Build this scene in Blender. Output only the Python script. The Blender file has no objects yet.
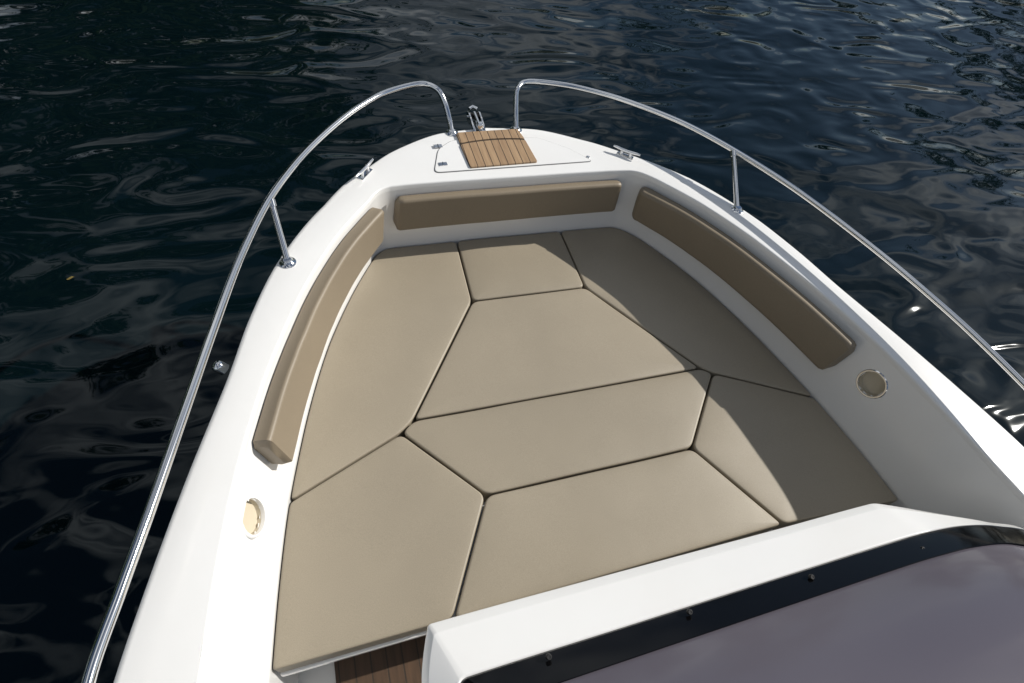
import bpy, bmesh, math, random
from mathutils import Vector, Matrix, noise
random.seed(4)
R = math.radians
scene = bpy.context.scene
COL = scene.collection
# ---------------------------------------------------------------- camera frame
CZ = 0.75            # cushion top
ZD = CZ + 0.32       # deck level
CAMZ = CZ + 1.70
F = 554.0
d1 = Vector((.9514, -.1453, .2720)); d2 = Vector((-.2741, -.8031, .5290))
d1.normalize(); d2 = (d2 - d1*d1.dot(d2)).normalized(); d3 = d1.cross(d2)
if d3.z < 0: d3 = -d3
def P(px, py, z):
    p = Vector((px-512, py-341.5, F)); h = CAMZ - z; k = h/p.dot(d3)
    return Vector((p.dot(d1)*k, p.dot(d2)*k, z))
cam = bpy.data.cameras.new('camera'); co = bpy.data.objects.new('camera', cam); COL.objects.link(co)
cam.sensor_width = 36; cam.lens = F/1024*36; cam.clip_end = 2000; cam.clip_start = .02
right = Vector((d1.x, d2.x, -d3.x)); down = Vector((d1.y, d2.y, -d3.y)); fwd = Vector((d1.z, d2.z, -d3.z))
M = Matrix((( right.x, -down.x, -fwd.x, 0), (right.y, -down.y, -fwd.y, 0), (right.z, -down.z, -fwd.z, CAMZ), (0,0,0,1)))
co.matrix_world = M
scene.camera = co
scene.view_settings.view_transform = 'Standard'; scene.view_settings.look = 'None'; scene.view_settings.exposure = 0

# ---------------------------------------------------------------- materials
def newmat(name):
    m = bpy.data.materials.new(name); m.use_nodes = True
    nt = m.node_tree; b = nt.nodes['Principled BSDF']
    return m, nt, b
def N(nt, t, **kw):
    n = nt.nodes.new(t)
    for k, v in kw.items():
        if k.startswith('i_'): n.inputs[k[2:].replace('_', ' ')].default_value = v
        else: setattr(n, k, v)
    return n
def simple(name, col, rough=.5, metal=0, coat=0, bump=None, spec=None):
    m, nt, b = newmat(name)
    b.inputs['Base Color'].default_value = (*col, 1); b.inputs['Roughness'].default_value = rough
    b.inputs['Metallic'].default_value = metal; b.inputs['Coat Weight'].default_value = coat
    if spec is not None: b.inputs['Specular IOR Level'].default_value = spec
    if coat: b.inputs['Coat Roughness'].default_value = .06
    tc = N(nt, 'ShaderNodeTexCoord')
    ns = N(nt, 'ShaderNodeTexNoise', i_Scale=(bump[0] if bump else 6.0), i_Detail=4.0)
    nt.links.new(tc.outputs['Object'], ns.inputs['Vector'])
    mr = N(nt, 'ShaderNodeMapRange'); mr.inputs[3].default_value = rough*.8; mr.inputs[4].default_value = min(1, rough*1.25)
    nt.links.new(ns.outputs[0], mr.inputs[0]); nt.links.new(mr.outputs[0], b.inputs['Roughness'])
    if bump:
        bp = N(nt, 'ShaderNodeBump', i_Strength=bump[1], i_Distance=bump[2])
        nt.links.new(ns.outputs[0], bp.inputs['Height']); nt.links.new(bp.outputs[0], b.inputs['Normal'])
    return m
def gelcoat():
    m, nt, b = newmat('gelcoat')
    tc = N(nt, 'ShaderNodeTexCoord'); ns = N(nt, 'ShaderNodeTexNoise', i_Scale=2.2, i_Detail=5.0)
    nt.links.new(tc.outputs['Object'], ns.inputs['Vector'])
    cr = N(nt, 'ShaderNodeValToRGB'); cr.color_ramp.elements[0].position = .3; cr.color_ramp.elements[1].position = .7
    cr.color_ramp.elements[0].color = (.765, .76, .745, 1); cr.color_ramp.elements[1].color = (.81, .81, .805, 1)
    nt.links.new(ns.outputs[0], cr.inputs[0]); nt.links.new(cr.outputs[0], b.inputs['Base Color'])
    b.inputs['Roughness'].default_value = .22; b.inputs['Coat Weight'].default_value = .5; b.inputs['Coat Roughness'].default_value = .05
    n2 = N(nt, 'ShaderNodeTexNoise', i_Scale=14.0, i_Detail=2.0); nt.links.new(tc.outputs['Object'], n2.inputs['Vector'])
    bp = N(nt, 'ShaderNodeBump', i_Strength=.04, i_Distance=.01); nt.links.new(n2.outputs[0], bp.inputs['Height']); nt.links.new(bp.outputs[0], b.inputs['Normal'])
    return m
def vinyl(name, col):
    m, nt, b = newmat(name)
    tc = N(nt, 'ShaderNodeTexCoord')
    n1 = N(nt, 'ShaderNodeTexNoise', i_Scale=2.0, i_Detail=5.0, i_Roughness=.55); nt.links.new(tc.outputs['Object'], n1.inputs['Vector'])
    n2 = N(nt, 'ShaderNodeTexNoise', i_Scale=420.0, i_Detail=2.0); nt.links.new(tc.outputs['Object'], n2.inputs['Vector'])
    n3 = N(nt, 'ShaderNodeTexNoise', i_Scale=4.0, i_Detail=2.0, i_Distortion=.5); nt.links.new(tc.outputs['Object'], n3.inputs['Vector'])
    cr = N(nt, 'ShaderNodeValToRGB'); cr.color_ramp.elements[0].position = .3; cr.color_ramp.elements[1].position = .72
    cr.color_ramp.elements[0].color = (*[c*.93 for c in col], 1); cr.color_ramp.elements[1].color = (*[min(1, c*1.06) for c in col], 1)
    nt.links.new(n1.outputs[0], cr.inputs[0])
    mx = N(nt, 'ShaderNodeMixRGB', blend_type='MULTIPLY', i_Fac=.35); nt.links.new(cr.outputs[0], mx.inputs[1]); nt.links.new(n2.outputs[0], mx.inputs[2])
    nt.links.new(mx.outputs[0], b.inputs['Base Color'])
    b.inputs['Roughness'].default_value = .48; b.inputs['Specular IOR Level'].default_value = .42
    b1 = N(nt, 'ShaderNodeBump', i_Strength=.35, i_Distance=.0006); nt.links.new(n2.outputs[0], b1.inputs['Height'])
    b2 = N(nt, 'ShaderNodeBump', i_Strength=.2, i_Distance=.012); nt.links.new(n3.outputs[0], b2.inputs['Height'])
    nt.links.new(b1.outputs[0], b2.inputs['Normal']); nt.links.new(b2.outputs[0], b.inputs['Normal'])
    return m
def teak(name, x0, w, gap, c0, c1):
    m, nt, b = newmat(name)
    tc = N(nt, 'ShaderNodeTexCoord'); sp = N(nt, 'ShaderNodeSeparateXYZ'); nt.links.new(tc.outputs['Object'], sp.inputs[0])
    a = N(nt, 'ShaderNodeMath', operation='SUBTRACT'); a.inputs[1].default_value = x0; nt.links.new(sp.outputs[0], a.inputs[0])
    d = N(nt, 'ShaderNodeMath', operation='DIVIDE'); d.inputs[1].default_value = w; nt.links.new(a.outputs[0], d.inputs[0])
    fr = N(nt, 'ShaderNodeMath', operation='FRACT'); nt.links.new(d.outputs[0], fr.inputs[0])
    fl = N(nt, 'ShaderNodeMath', operation='FLOOR'); nt.links.new(d.outputs[0], fl.inputs[0])
    lt = N(nt, 'ShaderNodeMath', operation='LESS_THAN'); lt.inputs[1].default_value = gap; nt.links.new(fr.outputs[0], lt.inputs[0])
    wn = N(nt, 'ShaderNodeTexWhiteNoise', noise_dimensions='1D'); nt.links.new(fl.outputs[0], wn.inputs['W'])
    mp = N(nt, 'ShaderNodeMapping'); mp.inputs['Scale'].default_value = (90, 7, 30); nt.links.new(tc.outputs['Object'], mp.inputs[0])
    ns = N(nt, 'ShaderNodeTexNoise', i_Scale=1.0, i_Detail=5.0); nt.links.new(mp.outputs[0], ns.inputs['Vector'])
    ad = N(nt, 'ShaderNodeMath', operation='MULTIPLY_ADD'); ad.inputs[1].default_value = .16; nt.links.new(wn.outputs[0], ad.inputs[0]); nt.links.new(ns.outputs[0], ad.inputs[2])
    cr = N(nt, 'ShaderNodeValToRGB'); cr.color_ramp.elements[0].position = .3; cr.color_ramp.elements[1].position = .9
    cr.color_ramp.elements[0].color = (*c0, 1); cr.color_ramp.elements[1].color = (*c1, 1)
    nt.links.new(ad.outputs[0], cr.inputs[0])
    mx = N(nt, 'ShaderNodeMixRGB'); mx.inputs[2].default_value = (.03, .02, .012, 1); nt.links.new(lt.outputs[0], mx.inputs[0]); nt.links.new(cr.outputs[0], mx.inputs[1])
    nt.links.new(mx.outputs[0], b.inputs['Base Color']); b.inputs['Roughness'].default_value = .55
    bp = N(nt, 'ShaderNodeBump', i_Strength=.5, i_Distance=.002, invert=True); nt.links.new(lt.outputs[0], bp.inputs['Height']); nt.links.new(bp.outputs[0], b.inputs['Normal'])
    return m
def water_mat():
    m, nt, b = newmat('lake_water')
    b.inputs['Base Color'].default_value = (.0010, .0046, .0062, 1); b.inputs['Roughness'].default_value = .04; b.inputs['IOR'].default_value = 1.34
    b.inputs['Specular Tint'].default_value = (.88, .96, 1, 1)
    tc = N(nt, 'ShaderNodeTexCoord'); prev = None
    for (sx, sy, rot, sc, det, dist, st) in ((1.0, 1.3, 30, .6, 0.0, .9, .060), (1.0, 1.9, -20, 1.45, 0.0, 1.3, .036), (1.0, 1.7, 12, 3.2, 0.0, 1.1, .0045)):
        mp = N(nt, 'ShaderNodeMapping'); mp.inputs['Scale'].default_value = (sx, sy, 1); mp.inputs['Rotation'].default_value = (0, 0, R(rot)); nt.links.new(tc.outputs['Object'], mp.inputs[0])
        ns = N(nt, 'ShaderNodeTexNoise', i_Scale=sc, i_Detail=det, i_Roughness=.4, i_Distortion=dist); nt.links.new(mp.outputs[0], ns.inputs['Vector'])
        bp = N(nt, 'ShaderNodeBump', i_Strength=1.0, i_Distance=st); nt.links.new(ns.outputs[0], bp.inputs['Height'])
        if prev: nt.links.new(prev.outputs[0], bp.inputs['Normal'])
        prev = bp
    nt.links.new(prev.outputs[0], b.inputs['Normal'])
    return m
def glass_mat():
    m, nt, b = newmat('tinted_screen')
    b.inputs['Roughness'].default_value = .15; b.inputs['Specular IOR Level'].default_value = .5
    b.inputs['Coat Weight'].default_value = .3; b.inputs['Coat Roughness'].default_value = .04
    tc = N(nt, 'ShaderNodeTexCoord')
    mp = N(nt, 'ShaderNodeMapping'); mp.inputs['Scale'].default_value = (1.2, 3, 3); mp.inputs['Rotation'].default_value = (0, 0, R(14)); nt.links.new(tc.outputs['Object'], mp.inputs[0])
    n2 = N(nt, 'ShaderNodeTexNoise', i_Scale=1.2, i_Detail=1.0); nt.links.new(mp.outputs[0], n2.inputs['Vector'])
    cr = N(nt, 'ShaderNodeValToRGB'); cr.color_ramp.elements[0].position = .3; cr.color_ramp.elements[1].position = .75
    cr.color_ramp.elements[0].color = (.125, .114, .142, 1); cr.color_ramp.elements[1].color = (.150, .138, .166, 1)
    nt.links.new(n2.outputs[0], cr.inputs[0]); nt.links.new(cr.outputs[0], b.inputs['Base Color'])
    tr = N(nt, 'ShaderNodeBsdfTransparent'); tr.inputs[0].default_value = (.55, .52, .6, 1)
    mx = N(nt, 'ShaderNodeMixShader'); mx.inputs[0].default_value = .14; nt.links.new(b.outputs[0], mx.inputs[1]); nt.links.new(tr.outputs[0], mx.inputs[2])
    nt.links.new(mx.outputs[0], nt.nodes['Material Output'].inputs[0])
    return m
def leaf_mat():
    m, nt, b = newmat('foliage')
    tc = N(nt, 'ShaderNodeTexCoord'); ns = N(nt, 'ShaderNodeTexNoise', i_Scale=.5, i_Detail=3.0); nt.links.new(tc.outputs['Object'], ns.inputs['Vector'])
    cr = N(nt, 'ShaderNodeValToRGB'); cr.color_ramp.elements[0].color = (.010, .022, .010, 1); cr.color_ramp.elements[1].color = (.03, .055, .022, 1)
    nt.links.new(ns.outputs[0], cr.inputs[0]); nt.links.new(cr.outputs[0], b.inputs['Base Color']); b.inputs['Roughness'].default_value = .9; b.inputs['Specular IOR Level'].default_value = .1
    return m
WHITE = gelcoat(); STEEL = simple('stainless', (.74, .74, .74), .09, 1.0)
VIN = [vinyl('beige_vinyl_%d' % i, c) for i, c in enumerate(((.368, .318, .240), (.352, .304, .229), (.372, .321, .243)))]
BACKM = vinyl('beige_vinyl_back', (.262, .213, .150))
BLACK = simple('gloss_black', (.003, .003, .0035), .08, 0, 0, None, .3); RUBBER = simple('rubber', (.015, .015, .016), .6)
TEAK = teak('teak_pad', .53, .0315, .10, (.25, .155, .085), (.42, .285, .165)); TEAKF = teak('teak_sole', 0, .05, .1, (.05, .028, .015), (.10, .056, .03))  # sole teak colour darkened to carry the shade under the seat overhang
GLASS = glass_mat(); CUPM = simple('cup_lining', (.52, .46, .35), .6); DASH = simple('dash', (.05, .045, .05), .6)
WATER = water_mat(); GROOVE = simple('groove', (.14, .14, .14), .7); CAULK = simple('caulk', (.03, .022, .016), .7)
LEAF = leaf_mat(); EARTH = simple('earth', (.010, .014, .009), .9, 0, 0, None, .1); YLEAF = simple('dry_leaf', (.16, .12, .03), .7)

# ---------------------------------------------------------------- helpers
def link(name, bm, mat, parent=None, smooth=True):
    bmesh.ops.recalc_face_normals(bm, faces=bm.faces)
    me = bpy.data.meshes.new(name); bm.to_mesh(me); bm.free()
    o = bpy.data.objects.new(name, me); COL.objects.link(o); me.materials.append(mat)
    if smooth:
        for p in me.polygons: p.use_smooth = True
        try: me.set_sharp_from_angle(angle=R(38))
        except Exception: pass
        wn = o.modifiers.new('weighted', 'WEIGHTED_NORMAL'); wn.keep_sharp = True; wn.weight = 80
    if parent: o.parent = parent
    return o
def tag(o, label=None, cat=None, group=None, kind=None):
    for k, v in (('label', label), ('category', cat), ('group', group), ('kind', kind)):
        if v: o[k] = v
    return o
def cr(pts, n):
    pts = [Vector(p) for p in pts]; out = []
    for i in range(len(pts)-1):
        p0 = pts[max(i-1, 0)]; p1 = pts[i]; p2 = pts[i+1]; p3 = pts[min(i+2, len(pts)-1)]
        L = (p2-p1).length
        t1 = (p2-p0); t2 = (p3-p1)
        if t1.length > 0: t1 = t1.normalized()*L*.9
        if t2.length > 0: t2 = t2.normalized()*L*.9
        for k in range(n):
            t = k/n; t_2 = t*t; t_3 = t_2*t
            out.append((2*t_3-3*t_2+1)*p1 + (t_3-2*t_2+t)*t1 + (-2*t_3+3*t_2)*p2 + (t_3-t_2)*t2)
    out.append(pts[-1]); return out
def loft(bm, rows, closed=False):
    vr = [[bm.verts.new(p) for p in r] for r in rows]
    for a, b in zip(vr, vr[1:]):
        n = len(a)
        for i in range(n if closed else n-1):
            j = (i+1) % n
            try: bm.faces.new((a[i], a[j], b[j], b[i]))
            except Exception: pass
    return vr
def tube(bm, pts, r, seg=14, cap=True):
    pts = [Vector(p) for p in pts]; rows = []; nrm = None
    rr = r if isinstance(r, (list, tuple)) else [r]*len(pts)
    for i, p in enumerate(pts):
        t = (pts[min(i+1, len(pts)-1)] - pts[max(i-1, 0)]).normalized()
        if nrm is None: nrm = t.orthogonal().normalized()
        nrm = (nrm - t*nrm.dot(t)).normalized(); b = t.cross(nrm)
        rows.append([p + (nrm*math.cos(2*math.pi*k/seg) + b*math.sin(2*math.pi*k/seg))*rr[i] for k in range(seg)])
    vr = loft(bm, rows, True)
    if cap:
        bm.faces.new(vr[0][::-1]); bm.faces.new(vr[-1])
def box(bm, c, s, rotz=0, bev=0, M0=None):
    m = (M0 or Matrix.Identity(4)) @ Matrix.Translation(c) @ Matrix.Rotation(rotz, 4, 'Z') @ Matrix.Diagonal((*s, 1))
    r = bmesh.ops.create_cube(bm, size=1, matrix=m)
    if bev:
        es = list({e for v in r['verts'] for e in v.link_edges})
        bmesh.ops.bevel(bm, geom=es, offset=bev, segments=3, affect='EDGES', profile=.5)
def lathe(bm, prof, M0, seg=28):
    rows = [[M0 @ Vector((r*math.cos(2*math.pi*k/seg), r*math.sin(2*math.pi*k/seg), z)) for k in range(seg)] for r, z in prof]
    vr = loft(bm, rows, True)
    if prof[-1][0] > 0: bm.faces.new(vr[-1])
    return vr
def frame(o, z, x=None):
    z = Vector(z).normalized(); x = Vector(x) if x is not None else z.orthogonal()
    x = (x - z*x.dot(z)).normalized(); y = z.cross(x)
    return Matrix(((x.x, y.x, z.x, o[0]), (x.y, y.y, z.y, o[1]), (x.z, y.z, z.z, o[2]), (0, 0, 0, 1)))
def roundpoly(pts, rad, n=5):
    out = []; m = len(pts)
    for i in range(m):
        a, b, c = Vector(pts[i-1]).to_2d(), Vector(pts[i]).to_2d(), Vector(pts[(i+1) % m]).to_2d()
        u = a-b; v = c-b
        ang = math.pi - u.angle(v)
        if ang < R(14): out.append(b); continue
        r = min(rad, u.length*.45, v.length*.45); p = b+u.normalized()*r; q = b+v.normalized()*r
        for k in range(n+1):
            t = k/n; out.append((1-t)**2*p + 2*t*(1-t)*b + t*t*q)
    return out
def inset(poly, d):
    m = len(poly); area = sum(poly[i].x*poly[(i+1) % m].y - poly[(i+1) % m].x*poly[i].y for i in range(m))
    s = 1 if area > 0 else -1; out = []
    for i in range(m):
        a, b, c = poly[i-1], poly[i], poly[(i+1) % m]
        e1 = (b-a).normalized(); e2 = (c-b).normalized()
        n1 = Vector((-e1.y, e1.x))*s; n2 = Vector((-e2.y, e2.x))*s
        n = (n1+n2); n = n.normalized() if n.length > 1e-6 else n1
        out.append(b + n*d/max(.5, n.dot(n1)))
    return out
def densify(poly, step):
    out = []; m = len(poly)
    for i in range(m):
        a, b = poly[i], poly[(i+1) % m]; k = max(1, int((b-a).length/step))
        for j in range(k): out.append(a.lerp(b, j/k))
    return out

# ---------------------------------------------------------------- hull plan curves (half-width, y)
def xc(y): return .714 - .045*max(0, min(1, (y-1.6)/.3))
BASE = [(1.10,-3.3),(1.09,-1),(1.06,0),(1.04,.2),(1.01,.43),(.97,.66),(.91,.9),(.855,1.08),(.794,1.244),(.70,1.44),(.605,1.60),(.565,1.648),(.52,1.672),(.3,1.679),(0,1.68)]
TOP = [(1.17,-3.3),(1.16,-1),(1.13,0),(1.107,.2),(1.075,.43),(1.03,.66),(.962,.9),(.895,1.08),(.82,1.25),(.71,1.44),(.585,1.60),(.54,1.648),(.49,1.668),(.3,1.675),(0,1.675)]
OUT = [(1.34,-3.6),(1.34,-1),(1.30,0),(1.275,.22),(1.215,.45),(1.145,.68),(1.06,.93),(1.0,1.13),(.92,1.33),(.80,1.53),(.655,1.70),(.53,1.80),(.42,1.88),(.22,1.98),(0,2.01)]
NS = 20
def half(L): return [Vector((p.x, p.y)) for p in cr([(a, b, 0) for a, b in L], NS)]
def full(L):
    h = half(L); port = [Vector((xc(p.y)-p.x, p.y)) for p in h]; star = [Vector((xc(p.y)+p.x, p.y)) for p in h[:-1]][::-1]
    return port+star
fb, ft, fo = full(BASE), full(TOP), full(OUT)
hb = half(BASE)
def hw_base(y):
    for a, b in zip(hb, hb[1:]):
        if a.y <= y <= b.y: return a.x + (b.x-a.x)*(y-a.y)/max(1e-6, b.y-a.y)
    return hb[0].x
V3 = lambda p, z: Vector((p.x, p.y, z))

boat = bpy.data.objects.new('motorboat', None); COL.objects.link(boat)
tag(boat, 'white motorboat with open bow, polished steel rails and tinted windscreen', 'boat')
# deck moulding
rows = []
secs = [('a', 0, -.02), ('a', .001, -.006), ('a', .003, -.002), ('a', .006, -.0004), ('a', .009, 0), ('m', .35, .0015), ('m', .65, .0015), ('b', .016, 0), ('b', .009, -.0012), ('b', .003, -.005), ('b', .0005, -.014), ('b', 0, -.05)]
for kind, s, dz in secs:
    row = []
    for i, o in zip(ft, fo):
        L = (o-i).length; u = (o-i)/L
        p = i + u*s if kind == 'a' else (o - u*s if kind == 'b' else i.lerp(o, s))
        row.append(V3(p, ZD+dz))
    rows.append(row)
bm = bmesh.new(); loft(bm, rows); link('deck', bm, WHITE, boat)
# hull sides
rows = []
for sc, yb, z in ((1.0, 0, ZD-.05), (1.012, .012, ZD-.055), (1.014, .014, ZD-.075), (1.012, .012, ZD-.09), (.995, -.01, ZD-.095), (.96, -.06, .75), (.90, -.16, .4), (.84, -.28, .05), (.75, -.4, -.3)):
    rows.append([Vector((.70+(p.x-.70)*sc, p.y+yb*max(0, min(1, (p.y)/2)), z)) for p in fo])
bm = bmesh.new(); vr = loft(bm, rows)
for a, b in zip(vr, vr[1:]): bm.faces.new((a[0], a[-1], b[-1], b[0]))
link('hull', bm, WHITE, boat)
# inner liner with holes for the cup holders
CUPS = []
for side in (-1, 1):
    y = .575; z = CZ+.20
    k = (z-CZ)/(ZD-.02-CZ); hwb = hw_base(y); hwt = 1.052
    c = Vector((.714+side*(hwb+(hwt-hwb)*k), y, z))
    up = Vector((side*(hwt-hwb), 0, ZD-CZ)).normalized(); al = Vector((side*-.17, 1, 0)).normalized()
    n = up.cross(al).normalized()
    if n.x*side > 0: n = -n
    CUPS.append((c, n, al, side))
bm = bmesh.new(); rows = []; NZ = 26
rows.append([V3(p, .33) for p in fb]); rows.append([V3(p, CZ-.12) for p in fb])
for k in range(NZ+1):
    t = k/NZ
    rows.append([V3(b.lerp(i, t), CZ + (ZD-.02-CZ)*t) for b, i in zip(fb, ft)])
loft(bm, rows)
kill = [f for f in bm.faces for c, n, al, s in CUPS if (f.calc_center_median()-c).length < .0465]
bmesh.ops.delete(bm, geom=kill, context='FACES')
link('inner_liner', bm, WHITE, boat)
for c, n, al, s in CUPS:
    if s < 0: n = (n+Vector((0,0,.22))).normalized(); c = c+n*.003
    M0 = frame(c, n, al)
    bm = bmesh.new(); vr = [[M0 @ Vector((r*math.cos(2*math.pi*k/36), r*math.sin(2*math.pi*k/36), z)) for k in range(36)] for r, z in ((.0445,-.006),(.045,.004),(.0465,.006),(.051,.006),(.054,.003),(.056,-.016))]
    loft(bm, vr, True)
    h = link('cup_holder', bm, STEEL if s > 0 else WHITE, boat)
    bm = bmesh.new(); lathe(bm, [(.0455,.001),(.0448,-.006),(.043,-.017),(.038,-.019)], M0); link('cup_lining', bm, CUPM, h)
# seat platform
poly = [Vector((xc(p.y)-p.x+.002, p.y)) for p in hb if p.y > .33]+[Vector((xc(p.y)+p.x-.002, p.y)) for p in hb[:-1] if p.y > .33][::-1]
bm = bmesh.new(); vr = loft(bm, [[V3(p, .34) for p in poly], [V3(p, CZ-.10) for p in poly]], True); bm.faces.new(vr[-1])
box(bm, (.714, .42, CZ-.100), (2.06, .375, .025), 0, .006); link('seat_base', bm, WHITE, boat)
# sole
bm = bmesh.new(); box(bm, (.714, -1.4, .31), (2.15, 4.0, .04)); link('sole', bm, WHITE, boat, False)
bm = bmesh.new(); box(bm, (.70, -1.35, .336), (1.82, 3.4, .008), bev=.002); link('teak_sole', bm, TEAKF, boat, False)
bm = bmesh.new(); box(bm, (.714, -3.45, .7), (2.5, .3, .7), bev=.03); link('transom', bm, WHITE, boat)

# hatch and teak pad on the foredeck
def slab(name, poly, z0, z1, mat, parent, rad=.012, bev=.002):
    p = roundpoly(poly, rad); bm = bmesh.new()
    q = inset(p, bev)
    vr = loft(bm, [[V3(v, z0) for v in p], [V3(v, z1-bev) for v in p], [V3(v.lerp(w, .4), z1-bev*.3) for v, w in zip(p, q)], [V3(v, z1) for v in q]], True)
    bm.faces.new(vr[-1]); return link(name, bm, mat, parent)
HP = [(.385,1.725),(1.065,1.735),(.985,1.83),(.87,1.915),(.50,1.925),(.43,1.87)]
slab('hatch_seal', [Vector(v) for v in HP], ZD-.002, ZD+.0028, GROOVE, boat, .03, .0008)
hp = inset(roundpoly([Vector(v) for v in HP], .03), .003)
bm = bmesh.new(); q = inset(hp, .002); vr = loft(bm, [[V3(v, ZD) for v in hp], [V3(v, ZD+.004) for v in hp], [V3(v, ZD+.0052) for v in q]], True); bm.faces.new(vr[-1])
hatch = link('locker_hatch', bm, WHITE, boat)
bm = bmesh.new(); lathe(bm, [(.008,-.004),(.008,.0015),(.006,.0025),(.003,.0015),(.0005,.0015)], frame(P(588,157,ZD+.005), (0,0,1)), 16); link('hatch_lock', bm, STEEL, hatch)
for (px, py) in ((438,146),(443,164)):
    bm = bmesh.new(); q = P(px, py, ZD+.0065); box(bm, q, (.034, .020, .0028), R(4), .001)
    tube(bm, [q+Vector((0,-.010,.0012)), q+Vector((0,.010,.0012))], .002, 8)
    for sx in (-.011, .011): lathe(bm, [(.0025,.001),(.002,.002)], Matrix.Translation(q+Vector((sx,0,0))), 8)
    link('hinge', bm, STEEL, hatch)
arc = lambda x: .014*(1-((x-.667)/.14)**2)
xs = [.526+.28*k/8 for k in range(9)]
slab('teak_pad', [Vector((.533,1.735)), Vector((.815,1.745))]+[Vector((x, 1.880+arc(x)+(x-.526)*.03)) for x in xs[::-1]], ZD+.004, ZD+.013, TEAK, boat, .008)
slab('teak_pad', [Vector((x, 1.890+arc(x)+(x-.526)*.03)) for x in xs]+[Vector((.795,1.968)), Vector((.528,1.960))], ZD+.001, ZD+.0125, TEAK, boat, .008)
slab('pad_seam', [Vector((x, 1.875+arc(x)+(x-.526)*.03)) for x in xs]+[Vector((x, 1.896+arc(x)+(x-.526)*.03)) for x in xs[::-1]], ZD+.001, ZD+.0085, CAULK, boat, .002, .0005)

# stem fitting with roller
bx0 = P(477,128,ZD).x+.004
sf = bpy.data.objects.new('anchor_roller', None); COL.objects.link(sf); sf.parent = boat
bm = bmesh.new()
box(bm, (bx0, 2.00, ZD+.004), (.05, .09, .005), 0, .002)
for s in (-1, 1):
    prof = [(1.97,.004),(1.985,.012),(2.03,.022),(2.075,.026),(2.10,.016),(2.105,-.005),(2.085,-.02),(2.05,-.015),(2.03,.002)]
    a = [bm.verts.new((bx0+s*.020, y, ZD+z)) for y, z in prof]; b = [bm.verts.new((bx0+s*.026, y, ZD+z)) for y, z in prof]
    bm.faces.new(a); bm.faces.new(b[::-1])
    for i in range(len(prof)): bm.faces.new((a[i], a[(i+1) % len(prof)], b[(i+1) % len(prof)], b[i]))
tube(bm, [(bx0-.031,2.08,ZD+.004),(bx0+.031,2.08,ZD+.004)], .005, 10)
link('bracket', bm, STEEL, sf)
bm = bmesh.new(); lathe(bm, [(.005,-.018),(.018,-.018),(.011,-.004),(.011,.004),(.018,.018),(.005,.018)], frame((bx0,2.08,ZD+.004), (1,0,0)), 20); link('roller', bm, RUBBER, sf)
bm = bmesh.new(); box(bm, (bx0, 2.025, ZD+.020), (.013, .11, .018), 0, .004); box(bm, (bx0+.002, 1.985, ZD+.024), (.026, .028, .022), 0, .006)
tube(bm, [(bx0-.018,2.095,ZD+.028),(bx0,2.108,ZD+.031),(bx0+.018,2.095,ZD+.028)], .008, 10); link('anchor_shank', bm, STEEL, sf)

# cleats
def cleat(c, ang, L=.13, name='cleat'):
    M0 = Matrix.Translation(c) @ Matrix.Rotation(ang, 4, 'Z')
    bm = bmesh.new()
    pts = [M0 @ Vector((x, 0, z)) for x, z in ((-L/2,.028),(-L*.36,.028),(-L*.2,.025),(0,.024),(L*.2,.025),(L*.36,.028),(L/2,.028))]
    tube(bm, pts, [.0038,.0055,.0068,.0068,.0068,.0055,.0038], 12)
    for s in (-1, 1):
        tube(bm, [M0 @ Vector((s*L*.17,0,.001)), M0 @ Vector((s*L*.16,0,.009)), M0 @ Vector((s*L*.15,0,.025))], [.010,.0065,.006], 12)
    box(bm, (0,0,.002), (L*.6,.026,.003), 0, .0014, M0)
    return link(name, bm, STEEL, boat)
cleat(P(365,174,ZD), R(52), .12); cleat(P(625,156,ZD), R(-38), .12)
bm = bmesh.new(); q = P(213,367,ZD-.03); lathe(bm, [(.018,-.02),(.018,.002),(.016,.008),(.011,.013),(.005,.015),(.001,.0155)], frame(q+Vector((.014,0,0)), (-.6,.2,.75)), 22); link('side_fitting', bm, STEEL, boat)

# bow rails
RH = .13; RZ = ZD+RH; RR = .0115
def rail(pixels, posts, end_px, name):
    pts = [P(px, py, RZ+dz) for px, py, dz in pixels]
    last = pts[-1]; dx = (pts[-1]-pts[-2]).normalized().x*.2
    pts += [last+Vector((dx, -.5, 0)), last+Vector((dx, -1.1, -.03)), last+Vector((dx, -1.25, -.13))]
    bm = bmesh.new(); tube(bm, cr(pts, 10), RR, 16); r = link(name, bm, STEEL, boat)
    bm = bmesh.new(); lathe(bm, [(.026,0),(.026,.003),(.018,.007),(.014,.012),(.012,.013)], Matrix.Translation(P(*end_px, ZD)), 20); link('rail_foot', bm, STEEL, r)
    for bpx, tpx in posts:
        b = P(*bpx, ZD); t = P(*tpx, RZ)
        bm = bmesh.new(); tube(bm, [b, t], RR*.9, 14); s = link('stanchion', bm, STEEL, r)
        bm = bmesh.new(); lathe(bm, [(.026,0),(.026,.003),(.018,.007),(.014,.014),(.012,.015)], Matrix.Translation(b), 20); link('post_foot', bm, STEEL, s)
        bm = bmesh.new(); d = (t-b).normalized(); tube(bm, [t-d*.028, t-d*.006], .0145, 14); link('post_collar', bm, STEEL, s)
rail([(452,133,-RH),(450,122,-RH*.78),(445,103,-RH*.35),(438,90,-.01),(425,84,0),(408,86,0),(380,95,0),(345,117,0),(305,153,0),(270,198,0),(240,258,0),(213,330,0),(185,410,0),(150,510,0),(120,592,0),(88,683,0)], [((288,263),(270,198))], (452,133), 'bow_rail')
rail([(516,130,-RH),(516,120,-RH*.78),(516,103,-RH*.38),(517,90,-.012),(524,82.5,0),(540,82,0),(575,87,0),(620,99,0),(680,122,0),(733,150,0),(800,193,0),(880,254,0),(957,320,0),(1024,385,0)], [((737,210),(733,150))], (516,130), 'bow_rail')

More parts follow.
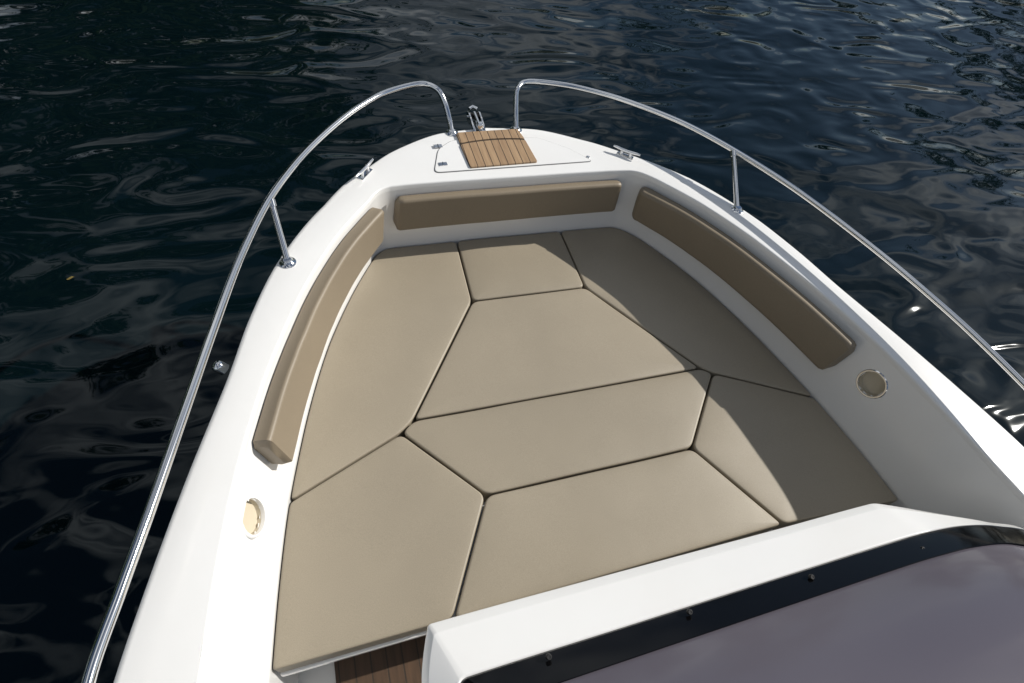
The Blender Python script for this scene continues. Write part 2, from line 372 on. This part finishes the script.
# backrests
def backrest(i0, i1, f0, f1, th, ER=.024, r=.016):
    idx = list(range(i0, i1+1)); rows = []
    tot = 0; cum = [0]
    for a, b in zip(idx, idx[1:]): tot += (ft[b]-ft[a]).length; cum.append(tot)
    for k, i in enumerate(idx):
        b = V3(fb[i], CZ); t = V3(ft[i], ZD-.02); up = (t-b)
        tg = (ft[min(i+1, len(ft)-1)]-ft[i-1]).normalized(); nin = Vector((tg.y, -tg.x, 0))
        H = up.length; u = up.normalized(); nin = (nin - u*nin.dot(u)).normalized()
        e = min(cum[k], tot-cum[k]); sh = 0 if e > ER else ER-math.sqrt(max(0, ER**2-(ER-e)**2))
        lo = f0*H + sh; hi = f1*H - sh; T = th - sh*.9; sec = []
        wob = .0012*noise.noise(Vector((i*.13, 3, 1)))
        for (cx_, cy_, a0) in ((T-r, hi-r, 0), (r*.6, hi-r, 90), (r*.6, lo+r, 180), (T-r, lo+r, 270)):
            for q in range(5):
                a = R(a0+q*22.5); rr = r if cx_ > r else r*.6
                sec.append(b + u*(cy_+rr*math.sin(a)) + nin*(.003+cx_+wob+rr*math.cos(a)))
        sec.insert(0, b + u*((lo+hi)/2) + nin*(T+.003+wob))
        rows.append(sec)
    bm = bmesh.new(); vr = loft(bm, rows, True); bm.faces.new(vr[0][::-1]); bm.faces.new(vr[-1])
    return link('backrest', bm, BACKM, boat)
def idx_at(y, port=True):
    return min(range(len(ft)), key=lambda i: abs(ft[i].y-y) + (0 if (ft[i].x < .7) == port else 9))
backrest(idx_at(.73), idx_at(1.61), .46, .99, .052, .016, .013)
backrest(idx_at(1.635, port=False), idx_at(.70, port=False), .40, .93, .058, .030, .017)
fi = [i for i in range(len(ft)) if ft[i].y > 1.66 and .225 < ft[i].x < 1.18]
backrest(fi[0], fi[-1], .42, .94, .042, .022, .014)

# ---------------------------------------------------------------- console and windscreen
E1 = [(.03,-.5),(.03,0),(.035,.10),(.066,.194),(.075,.199),(.5,.195),(1.0,.188),(1.34,.184),(1.37,.178),(1.53,.112),(1.66,.055),(1.77,-.005),(1.815,-.5)]
E2 = [(.10,-.5),(.10,0),(.103,.055),(.110,.070),(.125,.076),(.5,.076),(1.0,.076),(1.30,.075),(1.39,.073),(1.53,.062),(1.65,.034),(1.755,-.025),(1.80,-.5)]
E3 = [(.15,-.5),(.15,-.06),(.153,-.01),(.162,.004),(.18,.010),(.5,.012),(1.0,.012),(1.28,.012),(1.38,.010),(1.50,.003),(1.62,-.02),(1.71,-.08),(1.75,-.5)]
def c3(L): return [Vector((p.x, p.y, 0)) for p in cr([(a, b, 0) for a, b in L], 8)]
e1, e2, e3 = c3(E1), c3(E2), c3(E3)
mix = lambda A, B, t, z: [Vector((a.x+(b.x-a.x)*t, a.y+(b.y-a.y)*t, z)) for a, b in zip(A, B)]
cons = bpy.data.objects.new('helm_console', None); COL.objects.link(cons); cons.parent = boat
h1, h2, h3 = CZ+.30, CZ+.335, CZ+.372
bm = bmesh.new()
loft(bm, [mix(e1,e2,.5,.34), mix(e1,e2,.30,h1-.10), mix(e1,e2,.10,h1-.055), mix(e1,e2,.0,h1-.03), mix(e1,e2,-.02,h1-.008), mix(e1,e2,-.015,h1-.003), mix(e1,e2,.0,h1), mix(e1,e2,.16,h1+.012), mix(e1,e2,.19,h1+.0135), mix(e1,e2,.95,h2+.001), mix(e1,e2,.98,h2), mix(e1,e2,1.0,h2-.002), mix(e1,e2,1.01,h2-.012), mix(e1,e2,1.3,h2-.012)])
link('console_moulding', bm, WHITE, cons)
bm = bmesh.new(); loft(bm, [mix(e2,e3,.02,h2-.011), mix(e2,e3,.03,h2+.000), mix(e2,e3,.06,h2+.003), mix(e2,e3,.97,h3+.003), mix(e2,e3,1.0,h3+.002), mix(e2,e3,1.01,h3-.008)])
band = link('windscreen_frame', bm, BLACK, cons)
top = [Vector((p.x*.86+.9*.14, p.y-.34, 0)) for p in e3]
bm = bmesh.new(); rws = []
for k in range(13):
    t = k/12; rws.append([Vector((a.x+(b.x-a.x)*t, a.y+(b.y-a.y)*t, h3-.003 + .20*t + .035*math.sin(t*math.pi))) for a, b in zip(e3, top)])
loft(bm, rws); link('windscreen_glass', bm, GLASS, cons)
bm = bmesh.new(); tube(bm, rws[-1], .007, 10); link('windscreen_trim', bm, STEEL, cons)
bm = bmesh.new(); v = [bm.verts.new(p) for p in mix(e2, e3, .9, CZ+.30)]; bm.faces.new(v); link('dashboard', bm, DASH, cons, False)
for px, py in ((549,657),(690,612),(812,577),(923,549),(1012,546)):
    q = P(px, py, h2+.022)
    bm = bmesh.new(); lathe(bm, [(.0065,-.006),(.0065,.0005),(.005,.0025),(.003,.0025),(.0025,.0015)], frame(q, (0,-.3,1)), 16); link('screw', bm, RUBBER, band)

# ---------------------------------------------------------------- loose seat cushions
def wallpts(y0, y1, side):
    ys = [y0 + (y1-y0)*k/14 for k in range(15)]
    return [Vector((xc(y)+side*hw_base(y), y)) for y in ys]
A, A2 = Vector((.485,1.678)), Vector((.966,1.678)); B, B2 = Vector((.472,1.338)), Vector((.962,1.335))
C_, C2 = Vector((.152,.865)), Vector((1.278,.863)); D, D2 = Vector((.105,.828)), Vector((1.318,.831)); E, E_2 = Vector((.328,.559)), Vector((1.083,.559))
YA = .237; G, G2 = Vector((.15,YA)), Vector((1.27,YA))
FPy, FSy = .672, .648
def cushion(pts, label, mat, seed):
    p = densify(inset(roundpoly(pts, .026), .0030), .02)
    cen = sum(p, Vector((0,0)))/len(p); bm = bmesh.new()
    p1 = inset(p, .004); p2 = inset(p, .0075); rings = []
    def zz(v, s): return CZ + s + .0028*noise.noise(Vector((v.x*4, v.y*4, seed)))
    rings.append([V3(v, CZ-.083) for v in p1]); rings.append([V3(v, CZ-.078) for v in p]); rings.append([V3(v, zz(v, -.008)) for v in p])
    rings.append([V3(v, zz(v, -.0035)) for v in inset(p, .001)]); rings.append([V3(v, zz(v, -.0012)) for v in inset(p, .0035)]); rings.append([V3(v, zz(v, 0)) for v in p2])
    for s, h in ((.94,.0014),(.86,.0026),(.74,.0035),(.58,.004),(.4,.004),(.2,.004)):
        rings.append([V3(cen+(v-cen)*s, zz(cen+(v-cen)*s, h)) for v in p2])
    vr = loft(bm, rings, True); cv = bm.verts.new(V3(cen, zz(cen, .004)))
    L = vr[-1]
    for i in range(len(L)): bm.faces.new((L[i], L[(i+1) % len(L)], cv))
    o = link('seat_cushion', bm, mat)
    tag(o, label, 'cushion', 'fitted beige seat cushions filling the open bow'); return o
cushion([A, B, C_, D] + wallpts(FPy, 1.645, -1) + [Vector((xc(1.67)-.52, 1.674))], 'long beige cushion along the left side, in front of the left cup holder', VIN[0], 1)
cushion([A, A2, B2, B], 'small beige cushion in the middle directly below the front backrest', VIN[1], 2)
cushion([A2, Vector((xc(1.67)+.52, 1.674))] + wallpts(1.645, FSy, 1) + [D2, C2, B2], 'long beige cushion along the right side, mostly in shadow under the right backrest', VIN[2], 3)
cushion([B, B2, C2, C_], 'large beige trapezoid cushion in the centre, touching the small front cushion', VIN[2], 4)
cushion([C_, C2, D2, E_2, E, D], 'wide shallow six sided beige cushion between the two big centre cushions', VIN[1], 5)
cushion([E, E_2, G2, G], 'beige centre cushion nearest the windscreen, partly hidden by the white console', VIN[0], 6)
cushion([D, E, G] + wallpts(YA, FPy, -1), 'beige corner cushion on the near left beside the left cup holder', VIN[1], 7)
cushion([D2] + wallpts(FSy, YA-.03, 1) + [G2, E_2], 'beige corner cushion on the near right with a shadow across it', VIN[2], 8)

# ---------------------------------------------------------------- water and shore
bm = bmesh.new(); S = 700
v = [bm.verts.new(p) for p in ((-S,-S,0),(S,-S,0),(S,S,0),(-S,S,0))]; bm.faces.new(v)
w = link('water', bm, WATER, None, False); tag(w, kind='structure')
bm = bmesh.new(); q = P(70,278,.006)
out = [(-.030,0),(-.018,.010),(0,.014),(.016,.009),(.030,0),(.045,.001),(.030,-.002),(.016,-.010),(0,-.013),(-.018,-.009)]
cv = bm.verts.new(q+Vector((0,0,.003))); vs = [bm.verts.new(q+Vector((x*.55, y*.7+.2*x, .002*math.sin(x*90)))) for x, y in out]
for i in range(len(vs)): bm.faces.new((vs[i], vs[(i+1) % len(vs)], cv))
o = link('floating_leaf', bm, YLEAF); tag(o, 'tiny yellow leaf floating on the dark water left of the boat', 'leaf')
def wood(name, specs, label):
    bm = bmesh.new()
    for (az, dist, h, rad) in specs:
        cx, cy = dist*math.sin(R(az)), dist*math.cos(R(az))
        tube(bm, [(cx,cy,.3),(cx+.2,cy,h*.35),(cx,cy+.2,h*.8)], [.35,.25,.08], 7)
        for c in range(17):
            th = random.uniform(0, 6.28); f = random.random()
            cc = Vector((cx+math.cos(th)*rad*.65*random.random(), cy+math.sin(th)*rad*.65*random.random(), h*(.12+.8*f)))
            cr_ = rad*(.55-.25*f)*random.uniform(.7, 1.2)
            for q in range(48):
                d = Vector((random.gauss(0,1), random.gauss(0,1), random.gauss(0,.8))).normalized()*cr_*random.random()**.4
                p = cc+d; s = random.uniform(.25,.6); a = Vector((random.gauss(0,1), random.gauss(0,1), random.gauss(0,1))).normalized(); b = a.orthogonal().normalized()
                bm.faces.new([bm.verts.new(p+a*s), bm.verts.new(p+b*s*.6), bm.verts.new(p-a*s), bm.verts.new(p-b*s*.6)])
    o = link(name, bm, LEAF, None, False); tag(o, label, 'trees', None, 'stuff'); return o
specs = [(az + random.uniform(-2,2), 24+random.uniform(-2,6), random.uniform(18,24), random.uniform(4.5,6)) for az in range(-100, 2, 5)]
specs += [(az + random.uniform(-2,2), 60+random.uniform(-5,10), hh, random.uniform(4,6)) for az, hh in ((8,20),(15,14),(22,10),(28,10),(33,20),(37,18),(44,8),(50,10),(56,15),(61,20),(65,20),(70,14),(80,8))]
wood('shore_wood', specs, 'dark leafy trees standing along the lake shore, mirrored in the water')
bm = bmesh.new(); rows = [[], [], []]
for k in range(61):
    az = R(-165 + k*4.5); d = 20 if k < 40 else 20+(k-40)*4; d = min(d, 54) + 1.5*noise.noise(Vector((k*.4, 0, 0)))
    for j, (dd, z) in enumerate(((0,-.3),(1.5,.35),(60,1.5))): rows[j].append(Vector(((d+dd)*math.sin(az), (d+dd)*math.cos(az), z)))
loft(bm, rows); o = link('shore', bm, EARTH); tag(o, kind='structure')

# ---------------------------------------------------------------- light
EL, AZ = 35, 87
Sd = Vector((math.cos(R(EL))*math.sin(R(AZ)), math.cos(R(EL))*math.cos(R(AZ)), math.sin(R(EL))))
sl = bpy.data.lights.new('sun', 'SUN'); sl.energy = 5.0; sl.angle = R(.5); sl.color = (1, .955, .88)
so = bpy.data.objects.new('sun', sl); COL.objects.link(so); so.rotation_euler = Sd.to_track_quat('Z', 'Y').to_euler()
wd = bpy.data.worlds.new('World'); scene.world = wd; wd.use_nodes = True
nt = wd.node_tree; sky = nt.nodes.new('ShaderNodeTexSky'); sky.sky_type = 'NISHITA'; sky.sun_disc = False
sky.sun_elevation = R(EL); sky.sun_rotation = R(AZ); sky.dust_density = .3; sky.ozone_density = 2.0
# thin broken cloud over the clear sky
tc = nt.nodes.new('ShaderNodeTexCoord'); mp = nt.nodes.new('ShaderNodeMapping'); mp.inputs['Scale'].default_value = (1, 1, 2.2); nt.links.new(tc.outputs['Generated'], mp.inputs[0])
cn = nt.nodes.new('ShaderNodeTexNoise'); cn.inputs['Scale'].default_value = 2.6; cn.inputs['Detail'].default_value = 6; cn.inputs['Distortion'].default_value = .4; nt.links.new(mp.outputs[0], cn.inputs['Vector'])
cr_n = nt.nodes.new('ShaderNodeValToRGB'); cr_n.color_ramp.elements[0].position = .45; cr_n.color_ramp.elements[1].position = .66; nt.links.new(cn.outputs[0], cr_n.inputs[0])
cm = nt.nodes.new('ShaderNodeMixRGB'); cm.inputs[2].default_value = (16.0, 16.6, 17.0, 1); nt.links.new(cr_n.outputs[0], cm.inputs[0]); nt.links.new(sky.outputs[0], cm.inputs[1])
nt.links.new(cm.outputs[0], nt.nodes['Background'].inputs[0]); nt.nodes['Background'].inputs[1].default_value = .055
